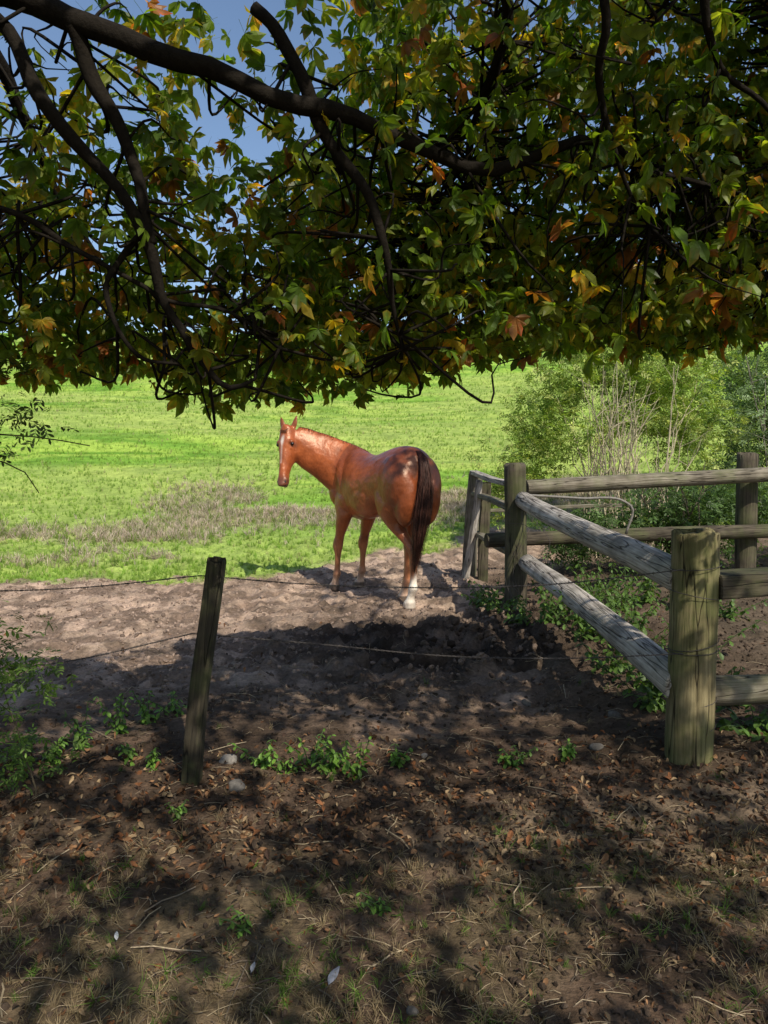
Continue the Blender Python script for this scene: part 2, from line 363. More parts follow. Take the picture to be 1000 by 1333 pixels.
scatter(gb,TU,onground(x,y),rng.uniform(.045,.10,len(x))*(1+ (y-8)*.02),c)
gb.obj('meadow_grass',m_grass)
wb=Buf(); M=60000
y=rng.uniform(9,18,M); x=rng.uniform(-10,6,M)
k=rng.random(M)<dry_mask(x,y)*grass_mask(x,y)*.8; x,y=x[k][:10000],y[k][:10000]
g=rng.random(len(x))[:,None]; c=np.array([.46,.37,.27])*(1-g)+np.array([.60,.51,.41])*g; q=rng.random(len(x))<.3; c[q]=[.20,.28,.06]
TW=[tuft(9,s+10,.02,.8) for s in range(3)]
scatter(wb,TW,onground(x,y),rng.uniform(.09,.22,len(x)),c,.35)
wb.obj('dry_weeds',leafmat('dry_weed',.3,.8,(1.1,1.02,.8),8,.1))

# foreground sparse grass
fb=Buf(); M=9000
y=rng.uniform(1.7,5.2,M); x=(rng.random(M)*2-1)*(.6*y+.2)
dn=sst(.5,.66,fbm(x*1.6+5,y*1.6,7.,3))*(1-sst(2.6,3.4,y))*.85+.02+.7*np.exp(-((x-1.15)**2+(y-2.15)**2)/.06)+.5*np.exp(-((x-.0)**2+(y-1.98)**2)/.01)
k=rng.random(M)<dn; x,y=x[k],y[k]
g=rng.random(len(x))
c=np.where(g[:,None]<.2,np.array([.12,.21,.035]),np.array([.31,.235,.14]))*rng.uniform(.6,1.2,(len(x),1))
scatter(fb,[tuft(11,s+30,.024,1.5) for s in range(3)],onground(x,y),rng.uniform(.02,.06,len(x)),c,.6)
fb.obj('sparse_grass',m_grass)

# leaf litter
m_lit=leafmat('dead_leaf',.12,.8,(1.1,.9,.6),60,.15)
lit=Buf(); M=30000
y=rng.uniform(1.7,7,M); x=(rng.random(M)*2-1)*(.62*y+.3)
dn=.95*np.exp(-((y-3.2)/.5)**2)*sst(.3,.5,fbm(x*1.5,y*1.5,9.,2))+.28*(y<4)+.02+.3*np.exp(-((x-1.3)**2+(y-2.8)**2)/.4)
k=rng.random(M)<dn; x,y=x[k],y[k]; nn=len(x)
lp=np.array([[.19,.08,.035],[.26,.14,.07],[.11,.058,.03],[.30,.21,.12],[.07,.042,.03],[.05,.035,.025]])
c=lp[rng.integers(0,6,nn)]*rng.uniform(.6,1.15,(nn,1))
LL=[leaflet(1,.6,d,f) for d,f in ((.5,.3),(-.6,.35),(.1,.5),(.9,.2))]; LL=[(a,b,np.ones(len(a))) for a,b in LL]
scatter(lit,LL,onground(x,y,.010),rng.uniform(.012,.042,nn)*(1-.35*(y<2.6)),c,.55)
lit.obj('leaf_litter',m_lit)
# twigs & straw
st=Buf(); M=3400
y=1.65+rng.random(M)**1.5*4.2; x=(rng.random(M)*2-1)*(.6*y+.2)
for a,b in zip(x,y):
    L=random.uniform(.012,.055) if random.random()<.97 else random.uniform(.06,.13); th=random.uniform(0,math.pi); r=random.uniform(.0006,.0014) if L<.06 else random.uniform(.0018,.003)
    dx,dy=math.cos(th)*L,math.sin(th)*L
    t=np.linspace(-1,1,4); px=a+dx*t+np.array([0,.1,-.1,0])*dy*random.uniform(-1,1); py=b+dy*t
    pz=H(px,py)+r+.004+np.array([0,random.uniform(0,.010),random.uniform(0,.010),0])
    cc=random.choice([(.28,.22,.14),(.34,.27,.18),(.10,.07,.05),(.14,.11,.08)])
    st.tube(np.stack([px,py,pz],1),r,cc,4)
st.obj('twigs_and_straw',attrmat('dead_twig',.85,80,.2,.002))
# soil clods and stones
cb=Buf(); M=17000
y=1.8+rng.random(M)**.95*8.5; x=(rng.random(M)*2-1)*(.6*y+.2)
k=(grass_mask(x,y)<.3)&(rng.random(M)<.35+.65*sst(.4,.6,fbm(x*1.5,y*1.5,2.,2))); x,y=x[k],y[k]; nn=len(x)
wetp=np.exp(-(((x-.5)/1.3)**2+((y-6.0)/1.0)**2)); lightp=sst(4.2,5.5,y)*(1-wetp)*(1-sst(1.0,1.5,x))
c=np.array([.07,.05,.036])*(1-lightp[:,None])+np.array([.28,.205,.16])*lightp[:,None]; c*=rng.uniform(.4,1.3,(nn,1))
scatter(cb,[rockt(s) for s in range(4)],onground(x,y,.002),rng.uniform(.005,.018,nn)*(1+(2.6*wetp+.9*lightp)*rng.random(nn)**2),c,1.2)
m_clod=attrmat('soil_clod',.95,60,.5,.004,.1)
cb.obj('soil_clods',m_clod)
sb=[(-.80,3.72,.05,.22),(-.70,3.42,.05,.13),(1.13,3.86,.035,.13),(.21,3.8,.02,.2),(.9,4.6,.035,.12),(1.35,4.25,.045,.12),(.08,2.0,.022,.12)]
for j,(a,b,s,g) in enumerate(sb):
    bf=Buf(); V,Fc,f=rockt(j+20,3); batch(bf,V,Fc,np.array([[a,b,float(H(a,b))+s*.1]]),euler(np.array([.2]),np.array([.1*j]),np.array([j*1.3])),np.array([s]),np.array([[g,g*.9,g*.8]]))
    bf.obj('stone',m_clod,True)

# ------------------------------------------------------------ small plants
m_plant=leafmat('weed_leaf',.4,.5,(1.3,1.3,.5),30)
def nettle(x,y,h,name='nettle_plant',nst=6,spread=.14,c0=(.14,.26,.04),ls=.06):
    b=Buf(); z0=float(H(x,y)); r=np.random.default_rng(int(abs(x*1000+y*77))+1)
    V,Fc=leaflet(1,.55,.35,.08)
    Ps=[];Rs=[];Ss=[];Cs=[]
    for s in range(nst):
        a=r.uniform(0,6.28); d=r.uniform(0,spread); hh=h*r.uniform(.55,1.05); lx,ly=math.cos(a)*d,math.sin(a)*d
        S=spline(np.array([[x+lx*.3,y+ly*.3,z0-.02],[x+lx*.7,y+ly*.7,z0+hh*.5],[x+lx*1.5,y+ly*1.5,z0+hh]]),6)
        b.tube(S,.0028,(.08,.13,.04),4)
        for k in range(1,6+int(h*10)):
            t=k/(5+int(h*10)); p=S[min(5,int(t*5))]*(1-(t*5)%1)+S[min(5,int(t*5)+1)]*((t*5)%1)
            for sd in (0,math.pi):
                Ps.append(p);Rs.append((r.normal(0,.2),r.uniform(-.1,.6),a+k*1.57+sd+r.normal(0,.2)));Ss.append(ls*(1.15-.6*t)*r.uniform(.7,1.2));Cs.append(np.array(c0)*r.uniform(.7,1.35))
    Rs=np.array(Rs); batch(b,V,Fc,np.array(Ps),euler(Rs[:,0],Rs[:,1],Rs[:,2]),np.array(Ss),np.array(Cs),np.linspace(.9,1.1,len(V)))
    return b.obj(name,m_plant)
for (x,y,h) in [(-1.16,3.62,.10),(-1.28,3.72,.10),(-.62,3.68,.13),(-.50,3.62,.11),(-.37,3.66,.16),(-.27,3.6,.10),(-.13,3.55,.2),(-.2,3.62,.14),(.07,3.66,.09),(.66,3.7,.09),(.72,3.78,.06),(-.45,2.35,.05),(.0,2.45,.07),(-.9,3.15,.06),(-1.5,4.1,.26),(-1.62,3.9,.22),(-1.72,3.7,.2),(-1.4,4.3,.2),(-1.3,4.45,.12),(.95,3.8,.1)]:
    nettle(x,y,h,nst=5,spread=.12 if h>.1 else .07,ls=.05 if h>.08 else .035)
for (x,y,h) in [(1.6,4.3,.35),(1.75,4.7,.45),(1.55,5.0,.35),(1.8,5.3,.5),(1.6,5.7,.45),(1.95,5.9,.55),(1.65,6.2,.5),(1.5,6.6,.4),(1.9,6.5,.6),(1.35,6.1,.22),(1.05,6.9,.25),(1.2,6.4,.2),(2.1,4.4,.3),(2.2,5.2,.5),(2.0,3.9,.15),(2.25,7.1,.6),(2.6,7.3,.6),(3.0,7.2,.5),(3.1,6.6,.3),(.95,7.3,.2)]:
    nettle(x,y,h,'bramble_plant',9,.32,(.095,.17,.032),.075)

# leafy masses
SP=[sprig(7,s) for s in range(3)]
def bush(name,blobs,N_,size,pal,stems=None,stemc=(.3,.25,.17),mat=None,thr=.42,nf=1.2,srad=.014,spr=1.0):
    root=empty(name)
    vol=np.array([b[3]*b[4]*b[5] for b in blobs]); w=vol**.8/np.sum(vol**.8)
    bi=rng.choice(len(blobs),N_*3,p=w); B=np.array(blobs)[bi]
    d=rng.normal(0,1,(N_*3,3)); d/=np.linalg.norm(d,axis=1)[:,None]; r=rng.random(N_*3)**.45
    P=B[:,:3]+d*r[:,None]*B[:,3:6]*(1+.35*(fbm(d[:,0]*2+B[:,0],d[:,1]*2,d[:,2]*2,2)-.5)[:,None]*2)
    k=fbm(P[:,0]*nf*2,P[:,1]*nf*2,P[:,2]*nf*2,2)>thr; P=P[k]; P=P[P[:,2]>H(P[:,0],P[:,1],False)+.03][:N_]; n=len(P)
    pal=np.array(pal); c=pal[rng.integers(0,len(pal),n)]*rng.uniform(.7,1.3,(n,1))*(.7+.6*fbm(P[:,0]*2,P[:,1]*2,P[:,2]*2,2))[:,None]
    lb=Buf(); ts=rng.integers(0,3,n); R=euler(rng.normal(0,.6,n),rng.normal(.2,.6,n),rng.uniform(0,6.28,n)); s=rng.uniform(.7,1.3,n)*size
    for t in range(3):
        q=ts==t; V,Fc,f=SP[t]; batch(lb,V,Fc,P[q],R[q],s[q],c[q],f)
    lb.obj('foliage',mat or m_plant,False,root)
    if stems:
        sb=Buf()
        for (bx,by,cnt,hh,sprd) in stems:
            for _ in range(cnt):
                a=rng.uniform(0,6.28); dd=sprd*rng.random(); x0=bx+rng.normal(0,.2);y0=by+rng.normal(0,.2); z0=float(H(x0,y0,False)); h1=hh*rng.uniform(.6,1.0)
                S=spline(np.array([[x0,y0,z0-.05,srad],[x0+.3*dd*math.cos(a),y0+.3*dd*math.sin(a),z0+h1*.45,srad*.8],[x0+dd*math.cos(a),y0+dd*math.sin(a),z0+h1,srad*.3]]),10)
                S[1:,:3]+=rng.normal(0,.03*min(1,srad/.012),(9,3)); sb.tube(S[:,:3],S[:,3],np.array(stemc)*rng.uniform(.6,1.2),5)
                for _b in range(4):
                    q=rng.integers(3,9); p=S[q,:3]; e=p+np.array([rng.normal(0,.25),rng.normal(0,.25),rng.uniform(.15,.5)])*spr
                    sb.tube(np.stack([p,(p+e)/2+rng.normal(0,.03,3),e]),[srad*.5,srad*.35,srad*.2],np.array(stemc)*.8,4)
        sb.obj('stems',m_stem,False,root)
    return root
m_stem=attrmat('stem_bark',.85,50,.4,.004)
light=[(.24,.35,.06),(.30,.41,.09),(.19,.29,.05),(.40,.45,.13)]
bush('elder_shrub',[(3.5,11.6,2.7,1.1,.9,.85),(2.7,11.4,2.2,.9,.8,.8),(2.1,11.3,1.55,.65,.6,.6),(4.4,12.0,2.6,.9,.9,1.0),(4.9,12.2,1.9,.8,.8,.9),(3.0,11.8,3.2,.6,.6,.4),(1.7,11.4,1.0,.4,.4,.45),(4.1,11.7,3.5,.7,.6,.45),(5.0,12.2,3.3,.8,.6,.6)],7500,.13,light,[(3.3,11.0,40,3.0,1.1),(3.9,11.1,14,2.8,.9)],(.50,.43,.29),thr=.46,srad=.011)
dk=[(.08,.14,.035),(.10,.18,.045),(.06,.105,.03),(.12,.20,.055)]
bush('hazel_tree',[(7.2,13.5,3.2,1.5,1.2,1.3),(6.3,13.2,2.2,1.0,1.0,1.1),(8.3,13.6,2.4,1.5,1,1.5),(7.3,13.4,1.4,1.6,.8,.9),(7.6,13.8,4.2,1.2,1,.7)],6500,.17,[(.20,.29,.13),(.26,.35,.17),(.15,.23,.09)],[(7,13,16,3.6,1.6)],(.30,.27,.22),thr=.44)
bush('hedge_undergrowth',[(3.1,9.2,.7,.7,.5,.5),(4.2,9.3,.8,.9,.5,.6),(5.3,9.4,.8,.9,.5,.6),(2.5,9.8,.5,.5,.5,.4),(3.7,8.9,.6,.5,.4,.7),(6.5,9.8,1.0,1.2,.6,.9)],4800,.12,dk,[(3.7,9.2,14,1.3,.6)],(.12,.1,.07),thr=.4)
bush('distant_trees',[(x_,y_,float(H(x_,y_,False))+h_*.5,h_*.7,h_*.5,h_*.55) for x_,y_,h_ in [(34,78,8),(42,80,9),(50,84,9),(58,88,10),(26,86,5),(66,92,10)]],5000,1.1,[(.09,.14,.05),(.12,.17,.06),(.15,.19,.07)],[(42,80,5,7,2),(54,86,5,8,2)],(.1,.08,.06),thr=.38,nf=.12,srad=.25,spr=6)
bush('privet_shrub',[(-1.85,3.25,.80,.30,.3,.18),(-1.75,3.2,.58,.32,.3,.16),(-1.62,3.15,.68,.25,.2,.12),(-1.9,3.3,.3,.3,.3,.25),(-1.8,3.5,.12,.35,.3,.1)],460,.07,[(.10,.17,.03),(.14,.22,.045)],[(-2.05,3.3,14,.95,.3)],(.10,.08,.05),thr=.3,srad=.004,spr=.3)
bush('blackthorn_shrub',[(-1.6,2.95,1.80,.28,.25,.06),(-1.5,2.95,1.70,.20,.2,.05),(-1.55,2.95,1.93,.25,.2,.05),(-1.65,3.0,1.6,.18,.2,.05),(-2.1,3.0,1.6,.3,.3,.5)],520,.06,[(.06,.10,.022),(.08,.12,.025)],[(-2.4,3.0,7,1.9,.6)],(.06,.045,.035),thr=.3,srad=.008,spr=.4)
bt=Buf()
for pts in ([(-2.2,3,1.75),(-1.6,3,1.68),(-1.35,3,1.66),(-1.18,3,1.63)],[(-2.2,3,1.5),(-1.6,3,1.58),(-1.45,3,1.53),(-1.39,3,1.44)]):
    S=spline(np.array(pts),10); bt.tube(S,np.linspace(.006,.002,10),(.05,.035,.025),5)
bt.obj('bare_twig',m_bark,True)

# ------------------------------------------------------------ fence
def wood_piece(name,p0,p1,r0,r1,mat,parent=None,seed=0,seg=24,kind='round',sy=1.0):
    p0=Vector(p0);p1=Vector(p1);L=(p1-p0).length; nr=26
    V=[];Fc=[]
    ts=sorted([0,.0,.006/L]+[j/(nr-1) for j in range(1,nr-1)]+[1-.008/L]+[1,1]); m=len(ts)
    A=2*math.pi*np.arange(seg)/seg
    for j,t in enumerate(ts):
        r=r0+(r1-r0)*t; bev=1.0
        if j in(0,m-1): bev=.0001
        elif j in (1,m-2): bev=.91
        ox=.012*math.sin(t*4+seed)*min(1,L); oy=.010*math.cos(t*5+seed*2)*min(1,L)
        ca,sa=np.cos(A),np.sin(A)
        if kind=='square':
            e=.22; ca=np.sign(ca)*np.abs(ca)**e; sa=np.sign(sa)*np.abs(sa)**e
        rr=r*bev*(1+.09*(fbm(ca*1.2+seed*3.1,sa*1.2,np.full(seg,t*L*2.0),3)-.5)*2)
        zz=t*L+(0.009*np.sin(3*A+seed)+.006*np.sin(7*A) if j>m-4 else 0*A)
        V+=list(zip(ca*rr+ox,sa*rr*sy+oy,zz))
    for j in range(m-1):
        for q in range(seg):
            a=j*seg+q;b=j*seg+(q+1)%seg; Fc.append((a,b,b+seg,a+seg))
    me=bpy.data.meshes.new(name); me.from_pydata(V,[],Fc); me.update()
    for pl in me.polygons: pl.use_smooth=(kind!='square') and abs(pl.normal.z)<.8
    me.materials.append(mat)
    o=bpy.data.objects.new(name,me); o.rotation_mode='QUATERNION'
    o.rotation_quaternion=(p1-p0).to_track_quat('Z','Y'); o.location=p0; link(o,parent); return o
w_pale=woodmat('weathered_rail_wood',(.32,.29,.26),(.54,.50,.45),.10)
w_post=woodmat('post_wood',(.15,.125,.065),(.26,.22,.12),.45)
w_dark=woodmat('dark_post_wood',(.065,.054,.040),(.115,.098,.07),.35)
w_lpost=woodmat('shaded_post_wood',(.035,.030,.022),(.07,.06,.04),.3)  # left post: canopy shade put into the wood colours
w_rail=woodmat('mossy_rail_wood',(.16,.14,.105),(.27,.245,.195),.35)
fence=empty('wooden_fence')
wood_piece('post_corner',(1.555,3.68,-.15),(1.545,3.68,1.215),.116,.110,w_post,fence,seed=1)
wood_piece('post_mid',(1.245,7.0,-.2),(1.235,7.0,1.50),.108,.10,w_dark,fence,seed=2)
wood_piece('post_end',(3.9,8.0,-.2),(3.9,8.0,1.60),.11,.105,w_dark,fence,seed=3)
wood_piece('rail_upper',(1.30,6.88,1.17),(1.50,3.70,.955),.078,.085,w_pale,fence,seed=4)
wood_piece('rail_lower',(1.335,6.85,.60),(1.49,3.66,.44),.078,.088,w_pale,fence,seed=5)
wood_piece('rail_side_upper',(1.64,3.70,.935),(3.6,3.85,1.0),.10,.10,w_dark,fence,seed=6,kind='square',sy=.6)
wood_piece('rail_side_lower',(1.65,3.72,.385),(3.6,3.9,.45),.075,.075,w_rail,fence,seed=7)
wood_piece('rail_back_upper',(1.36,7.12,1.285),(6.6,8.35,1.46),.072,.08,w_rail,fence,seed=8)
wood_piece('rail_back_lower',(1.0,7.25,.74),(6.6,8.40,.82),.07,.075,w_dark,fence,seed=9)
gate=empty('old_timber_gate')
wood_piece('upright_1',(1.05,9.2,-.1),(1.12,9.15,1.36),.075,.07,w_rail,gate,kind='square',seed=11)
wood_piece('upright_2',(.98,8.9,0),(1.11,8.7,1.28),.035,.03,w_pale,gate,kind='square',seed=12)
wood_piece('upright_3',(1.2,8.9,-.1),(1.2,8.85,1.25),.06,.06,w_dark,gate,kind='square',seed=16)
wood_piece('board_1',(1.10,9.2,1.36),(1.22,7.1,1.30),.05,.05,w_pale,gate,kind='square',seed=13,sy=.5)
wood_piece('board_2',(1.10,9.2,1.12),(1.22,7.1,1.08),.05,.05,w_rail,gate,kind='square',seed=14,sy=.5)
wood_piece('board_3',(1.12,9.2,.62),(1.22,7.1,.66),.05,.05,w_rail,gate,kind='square',seed=15,sy=.5)
wood_piece('board_4',(1.12,9.2,.9),(2.9,9.1,.96),.04,.04,w_rail,gate,kind='square',seed=17,sy=.5)
mb=Buf(); S=spline(np.array([(1.3,6.80,1.22),(1.8,6.8,1.19),(2.2,6.8,1.16),(2.26,6.8,1.12),(2.22,6.8,.86)]),24); mb.tube(S,.012,(.16,.145,.125),8)
mb.obj('metal_bar',attrmat('old_metal',.6,40,.3,.003,.5),True)
wood_piece('fence_post',(-.955,3.5,-.2),(-.80,3.5,1.10),.052,.048,w_lpost,None,kind='square',seed=21,sy=.8)

# barbed wire
wire=Buf(); wc=(.05,.042,.038)
def bw(P,n):
    S=spline(np.array(P,float),n); L=np.r_[0,np.cumsum(np.linalg.norm(np.diff(S,axis=0),axis=1))]
    t=np.linspace(0,1,n*6); S2=spline(S,n*6); ph=t*L[-1]/.05*2*math.pi
    for o in (0,math.pi):
        Q=S2.copy(); Q[:,2]+=.0022*np.cos(ph+o); Q[:,1]+=.0022*np.sin(ph+o); wire.tube(Q,.0016,wc,4)
    d=.06
    while d<L[-1]:
        j=np.searchsorted(L,d); j=min(j,n-1); p=S[j]
        for _ in range(2):
            v=rng.normal(0,1,3); v/=np.linalg.norm(v); wire.tube(np.stack([p-v*.014,p+v*.014]),[.0013,.0007],wc,3)
        v=S[j]-S[j-1]; v/=np.linalg.norm(v)+1e-9; wire.tube(np.stack([p-v*.006,p+v*.006]),.0035,wc,5); d+=.10
bw([(-3.2,3.6,1.02),(-2.3,3.55,.945),(-1.5,3.5,.96),(-.86,3.45,1.03)],60)
bw([(-.86,3.45,1.03),(-.35,3.5,.98),(.2,3.55,.955),(.8,3.58,.965),(1.45,3.57,1.04)],80)
bw([(-3.2,3.6,.42),(-2.2,3.55,.52),(-1.5,3.5,.61),(-.90,3.45,.755)],60)
bw([(-.9,3.45,.755),(-.3,3.5,.69),(.3,3.55,.62),(.9,3.58,.60),(1.45,3.57,.625)],80)
for zz,tl in ((.62,.01),(.65,.03),(.36,.02),(1.04,.015),(.22,.03),(.9,-.02)):
    a=np.linspace(0,2*math.pi,20); wire.tube(np.stack([1.552+.119*np.cos(a),3.68+.119*np.sin(a),zz+tl*np.cos(a)],1),.002,wc,4)
for j in range(5):
    a=rng.uniform(1.15,1.35); S=spline(np.array([(a,6.86,1.3-.1*j),(a+.1,6.8,.9),(a-.05,6.75,.4),(a+.15,6.6,.1)])+rng.normal(0,.04,(4,3)),16); wire.tube(S,.002,wc,4)
wire.obj('barbed_wire',attrmat('rusty_wire',.6,90,.1,.001,.4),True)

# feathers
def feather(x,y,L,rot,c):
    b=Buf(); z=float(H(x,y))+.02; k=14; V=[];Fc=[]
    for j in range(k):
        t=j/(k-1); w=.16*L*math.sin(math.pi*min(1,max(0,(t-.18)/.85))**.8)+.004*L
        V+=[[t*L,-w*.7,0.15*w],[t*L,0,.04*L*math.sin(3*t)],[t*L,w,.15*w]]
    for j in range(k-1):
        a=j*3; Fc+=[[a,a+3,a+4],[a,a+4,a+1],[a+1,a+4,a+5],[a+1,a+5,a+2]]
    V=np.array(V); R=euler(np.array([.15]),np.array([-.1]),np.array([rot]))
    batch(b,V,np.array(Fc),np.array([[x,y,z]]),R,np.array([1.0]),np.array([c])); 
    b.obj('feather',m_lit)
feather(-.17,2.08,.09,1.2,(.25,.26,.30)); feather(-.86,2.28,.05,1.9,(.6,.6,.6)); feather(-.40,2.12,.05,1.5,(.35,.35,.37))

# ------------------------------------------------------------ horse
def rings(V):
    n,k,_=V.shape; i=np.arange(n-1)[:,None]*k;j=np.arange(k)[None];j2=(j+1)%k
    a=(i+j).ravel();b=(i+j2).ravel();c=(i+k+j2).ravel();d=(i+k+j).ravel()
    F=[*zip(a,b,c),*zip(a,c,d)]
    P=V.reshape(-1,3); c0=len(P); P=np.r_[P,[V[0].mean(0)],[V[-1].mean(0)]]
    F+=[(c0,q2,q) for q,q2 in zip(range(k),[*range(1,k),0])]+[(c0+1,(n-1)*k+q,(n-1)*k+q2) for q,q2 in zip(range(k),[*range(1,k),0])]
    return P,np.array(F)
def loft_z(S,k=26,n=40):
    S=np.array(S,float); S=spline(np.c_[S[:,1],S[:,2],S[:,0],S[:,3:]],n)
    th=np.arange(k)*2*math.pi/k
    V=np.stack([S[:,0:1]+S[:,3:4]*np.cos(th),S[:,1:2]+S[:,4:5]*np.sin(th),np.repeat(S[:,2:3],k,1)],-1)
    return rings(V)
def loft_frames(C,A,B,a,b,k=26):
    th=np.arange(k)*2*math.pi/k
    V=C[:,None]+ (a[:,None]*np.cos(th))[...,None]*A[:,None]+(b[:,None]*np.sin(th))[...,None]*B[:,None]
    return rings(V)
def ellips(c,r,ry=0,rz=0):
    V,Fc,_=rockt(0,3); V=V/np.linalg.norm(V,axis=1)[:,None]
    R=euler(np.array([0.]),np.array([ry]),np.array([rz]))[0]
    return (V*np.array(r))@R.T+np.array(c),Fc
hv=Buf()
def ha(t): hv.add(t[0],t[1],(0,0,0))
T=np.array([(-.80,1.32,.12,.09),(-.77,1.32,.21,.18),(-.70,1.325,.295,.25),(-.56,1.33,.335,.285),(-.38,1.315,.345,.29),(-.2,1.28,.345,.285),(0,1.24,.340,.295),(.18,1.22,.355,.30),(.36,1.225,.39,.27),(.5,1.24,.40,.225),(.64,1.22,.36,.21),(.77,1.20,.27,.185),(.85,1.18,.17,.13),(.88,1.17,.08,.07)])
Ts=spline(np.c_[T[:,0],T[:,0]*0,T[:,1],T[:,2],T[:,3]],60); th=np.arange(32)*2*math.pi/32
top=np.sin(th)
V=np.stack([np.repeat(Ts[:,0:1],32,1),Ts[:,4:5]*np.cos(th)*(1-.12*np.maximum(top,0)**2),Ts[:,2:3]+Ts[:,3:4]*top],-1); ha(rings(V))
for s in (1,-1):
    ha(ellips((-.56,s*.165,1.28),(.25,.155,.31),.25))
    ha(ellips((-.70,s*.135,1.12),(.13,.125,.28),-.12))
    ha(ellips((-.42,s*.20,1.10),(.15,.10,.20),.5))
    ha(ellips((-.30,s*.17,1.50),(.10,.06,.05),.2))
    ha(ellips((.50,s*.150,1.24),(.13,.10,.34),.50))
    ha(ellips((.72,s*.125,1.13),(.13,.11,.17),.3))
    ha(ellips((.47,s*.165,1.06),(.16,.09,.13),-.3))
    ha(ellips((.05,s*.13,1.13),(.36,.17,.25)))
def fleg(hx,hy,s,ex=.54):
    sy=s*.165
    f=lambda t:(ex+(hx-ex)*t, sy+(hy-sy)*t)
    st=[(1.15,ex-.02,s*.14,.15,.09),(1.0,ex,s*.16,.145,.095)]
    for z,t,rx,ry,dx in [(.90,.15,.115,.086,.0),(.76,.4,.086,.070,.0),(.64,.65,.060,.053,.0),(.57,.75,.064,.060,.012),(.51,.8,.060,.058,.012),(.45,.85,.044,.041,0),(.34,.92,.037,.032,-.006),(.25,.97,.041,.035,-.008),(.205,.99,.054,.047,-.010),(.16,1,.042,.040,.01),(.11,1,.042,.042,.035),(.080,1,.054,.052,.048),(.072,1,.062,.060,.052),(.04,1,.067,.064,.06),(0,1,.076,.070,.068)]:
        x,y=f(t); st.append((z,x+dx-.05,y,rx,ry))
    ha(loft_z(st,22,70))
def hleg(hx,hy,s):
    sy=s*.16
    x0=-.53
    bx=hx+.02
    st=[(1.32,x0,s*.13,.20,.12),(1.15,x0+.03,s*.15,.23,.135),(1.0,x0+.07,s*.165,.195,.125)]
    def L(a,b,t): return a+(b-a)*t
    st+= [(.90,L(x0+.07,bx,.30)+.08,L(sy,hy,.25),.145,.100),(.79,L(x0+.04,bx,.5)+.05,L(sy,hy,.45),.102,.078),(.69,L(x0,bx,.8)-.0,L(sy,hy,.65),.070,.058),(.62,bx-.045,L(sy,hy,.8),.072,.056),(.56,bx-.065,L(sy,hy,.88),.072,.056),(.50,bx-.05,L(sy,hy,.92),.056,.046),(.44,bx-.035,L(sy,hy,.94),.045,.038),(.34,bx-.03,hy,.041,.034),(.26,bx-.022,hy,.045,.037),(.215,bx-.02,hy,.056,.048),(.165,bx,hy,.043,.041),(.115,bx+.025,hy,.043,.043),(.080,bx+.036,hy,.054,.052),(.072,bx+.04,hy,.062,.060),(.04,bx+.048,hy,.067,.064),(0,bx+.056,hy,.076,.070)]
    ha(loft_z(st,22,70))
fleg(.67,.215,1); fleg(.70,-.14,-1)
hleg(-.70,.05,1); hleg(-.36,-.10,-1)
f2=np.array([-.535,.845]); l2=np.array([-.845,-.535])
def w2l(v): v=np.array(v,float); return np.array([v[0]*f2[0]+v[1]*f2[1],v[0]*l2[0]+v[1]*l2[1],v[2]])
C0=(-.035,8.14)
poll=w2l((-1.10-C0[0],8.66-C0[1],1.85))
e_=poll
NK=spline(np.array([(.30,0,1.22,.33,.16),(.50,.01,1.30,.345,.17),(.67,.09,1.41,.31,.15),(.80,.24,1.53,.265,.128),(e_[0]-.10,e_[1]-.20,1.645,.225,.108),(e_[0]-.05,e_[1]-.09,1.735,.180,.092),(e_[0]-.02,e_[1]-.03,1.785,.135,.08)]),34)
Tn=np.gradient(NK[:,:3],axis=0); Tn/=np.linalg.norm(Tn,axis=1)[:,None]
Sd=np.cross(Tn,np.array([0,0,1.])); Sd/=np.linalg.norm(Sd,axis=1)[:,None]; Up=np.cross(Sd,Tn)
th=np.arange(26)*2*math.pi/26; sn_=np.sin(th)
Vn=NK[:,None,:3]+(NK[:,4:5]*np.cos(th)*(1-.35*np.maximum(sn_,0)))[...,None]*Sd[:,None]+(NK[:,3:4]*sn_)[...,None]*Up[:,None]
ha(rings(Vn))
D=w2l((-.06,-.30,-.95)); D/=np.linalg.norm(D); Nn=w2l((-.42,-.90,0)); Nn-=D*Nn.dot(D); Nn/=np.linalg.norm(Nn); Sn=np.cross(D,Nn)
HD=np.array([(-.05,.04,.05),(-.02,.072,.085),(.06,.094,.125),(.14,.104,.150),(.20,.102,.165),(.28,.084,.158),(.34,.068,.125),(.40,.058,.100),(.47,.053,.082),(.54,.053,.070),(.59,.060,.068),(.635,.062,.062),(.665,.050,.048),(.68,.02,.025)])
hs=spline(np.c_[HD[:,0],HD[:,0]*0,HD[:,0]*0,HD[:,1],HD[:,2]],50)
fr=.108+ -.03*np.clip((hs[:,0]-.2)/.4,0,1)
Cc=poll+hs[:,0:1]*D+(fr-hs[:,4])[:,None]*Nn
th=np.arange(28)*2*math.pi/28; cs,sn_=np.cos(th),np.sin(th)
q_=lambda v,e:np.sign(v)*np.abs(v)**e
Vh=Cc[:,None]+(hs[:,3:4]*q_(cs,.85))[...,None]*Sn+(hs[:,4:5]*q_(sn_,.8))[...,None]*Nn
ha(rings(Vh))
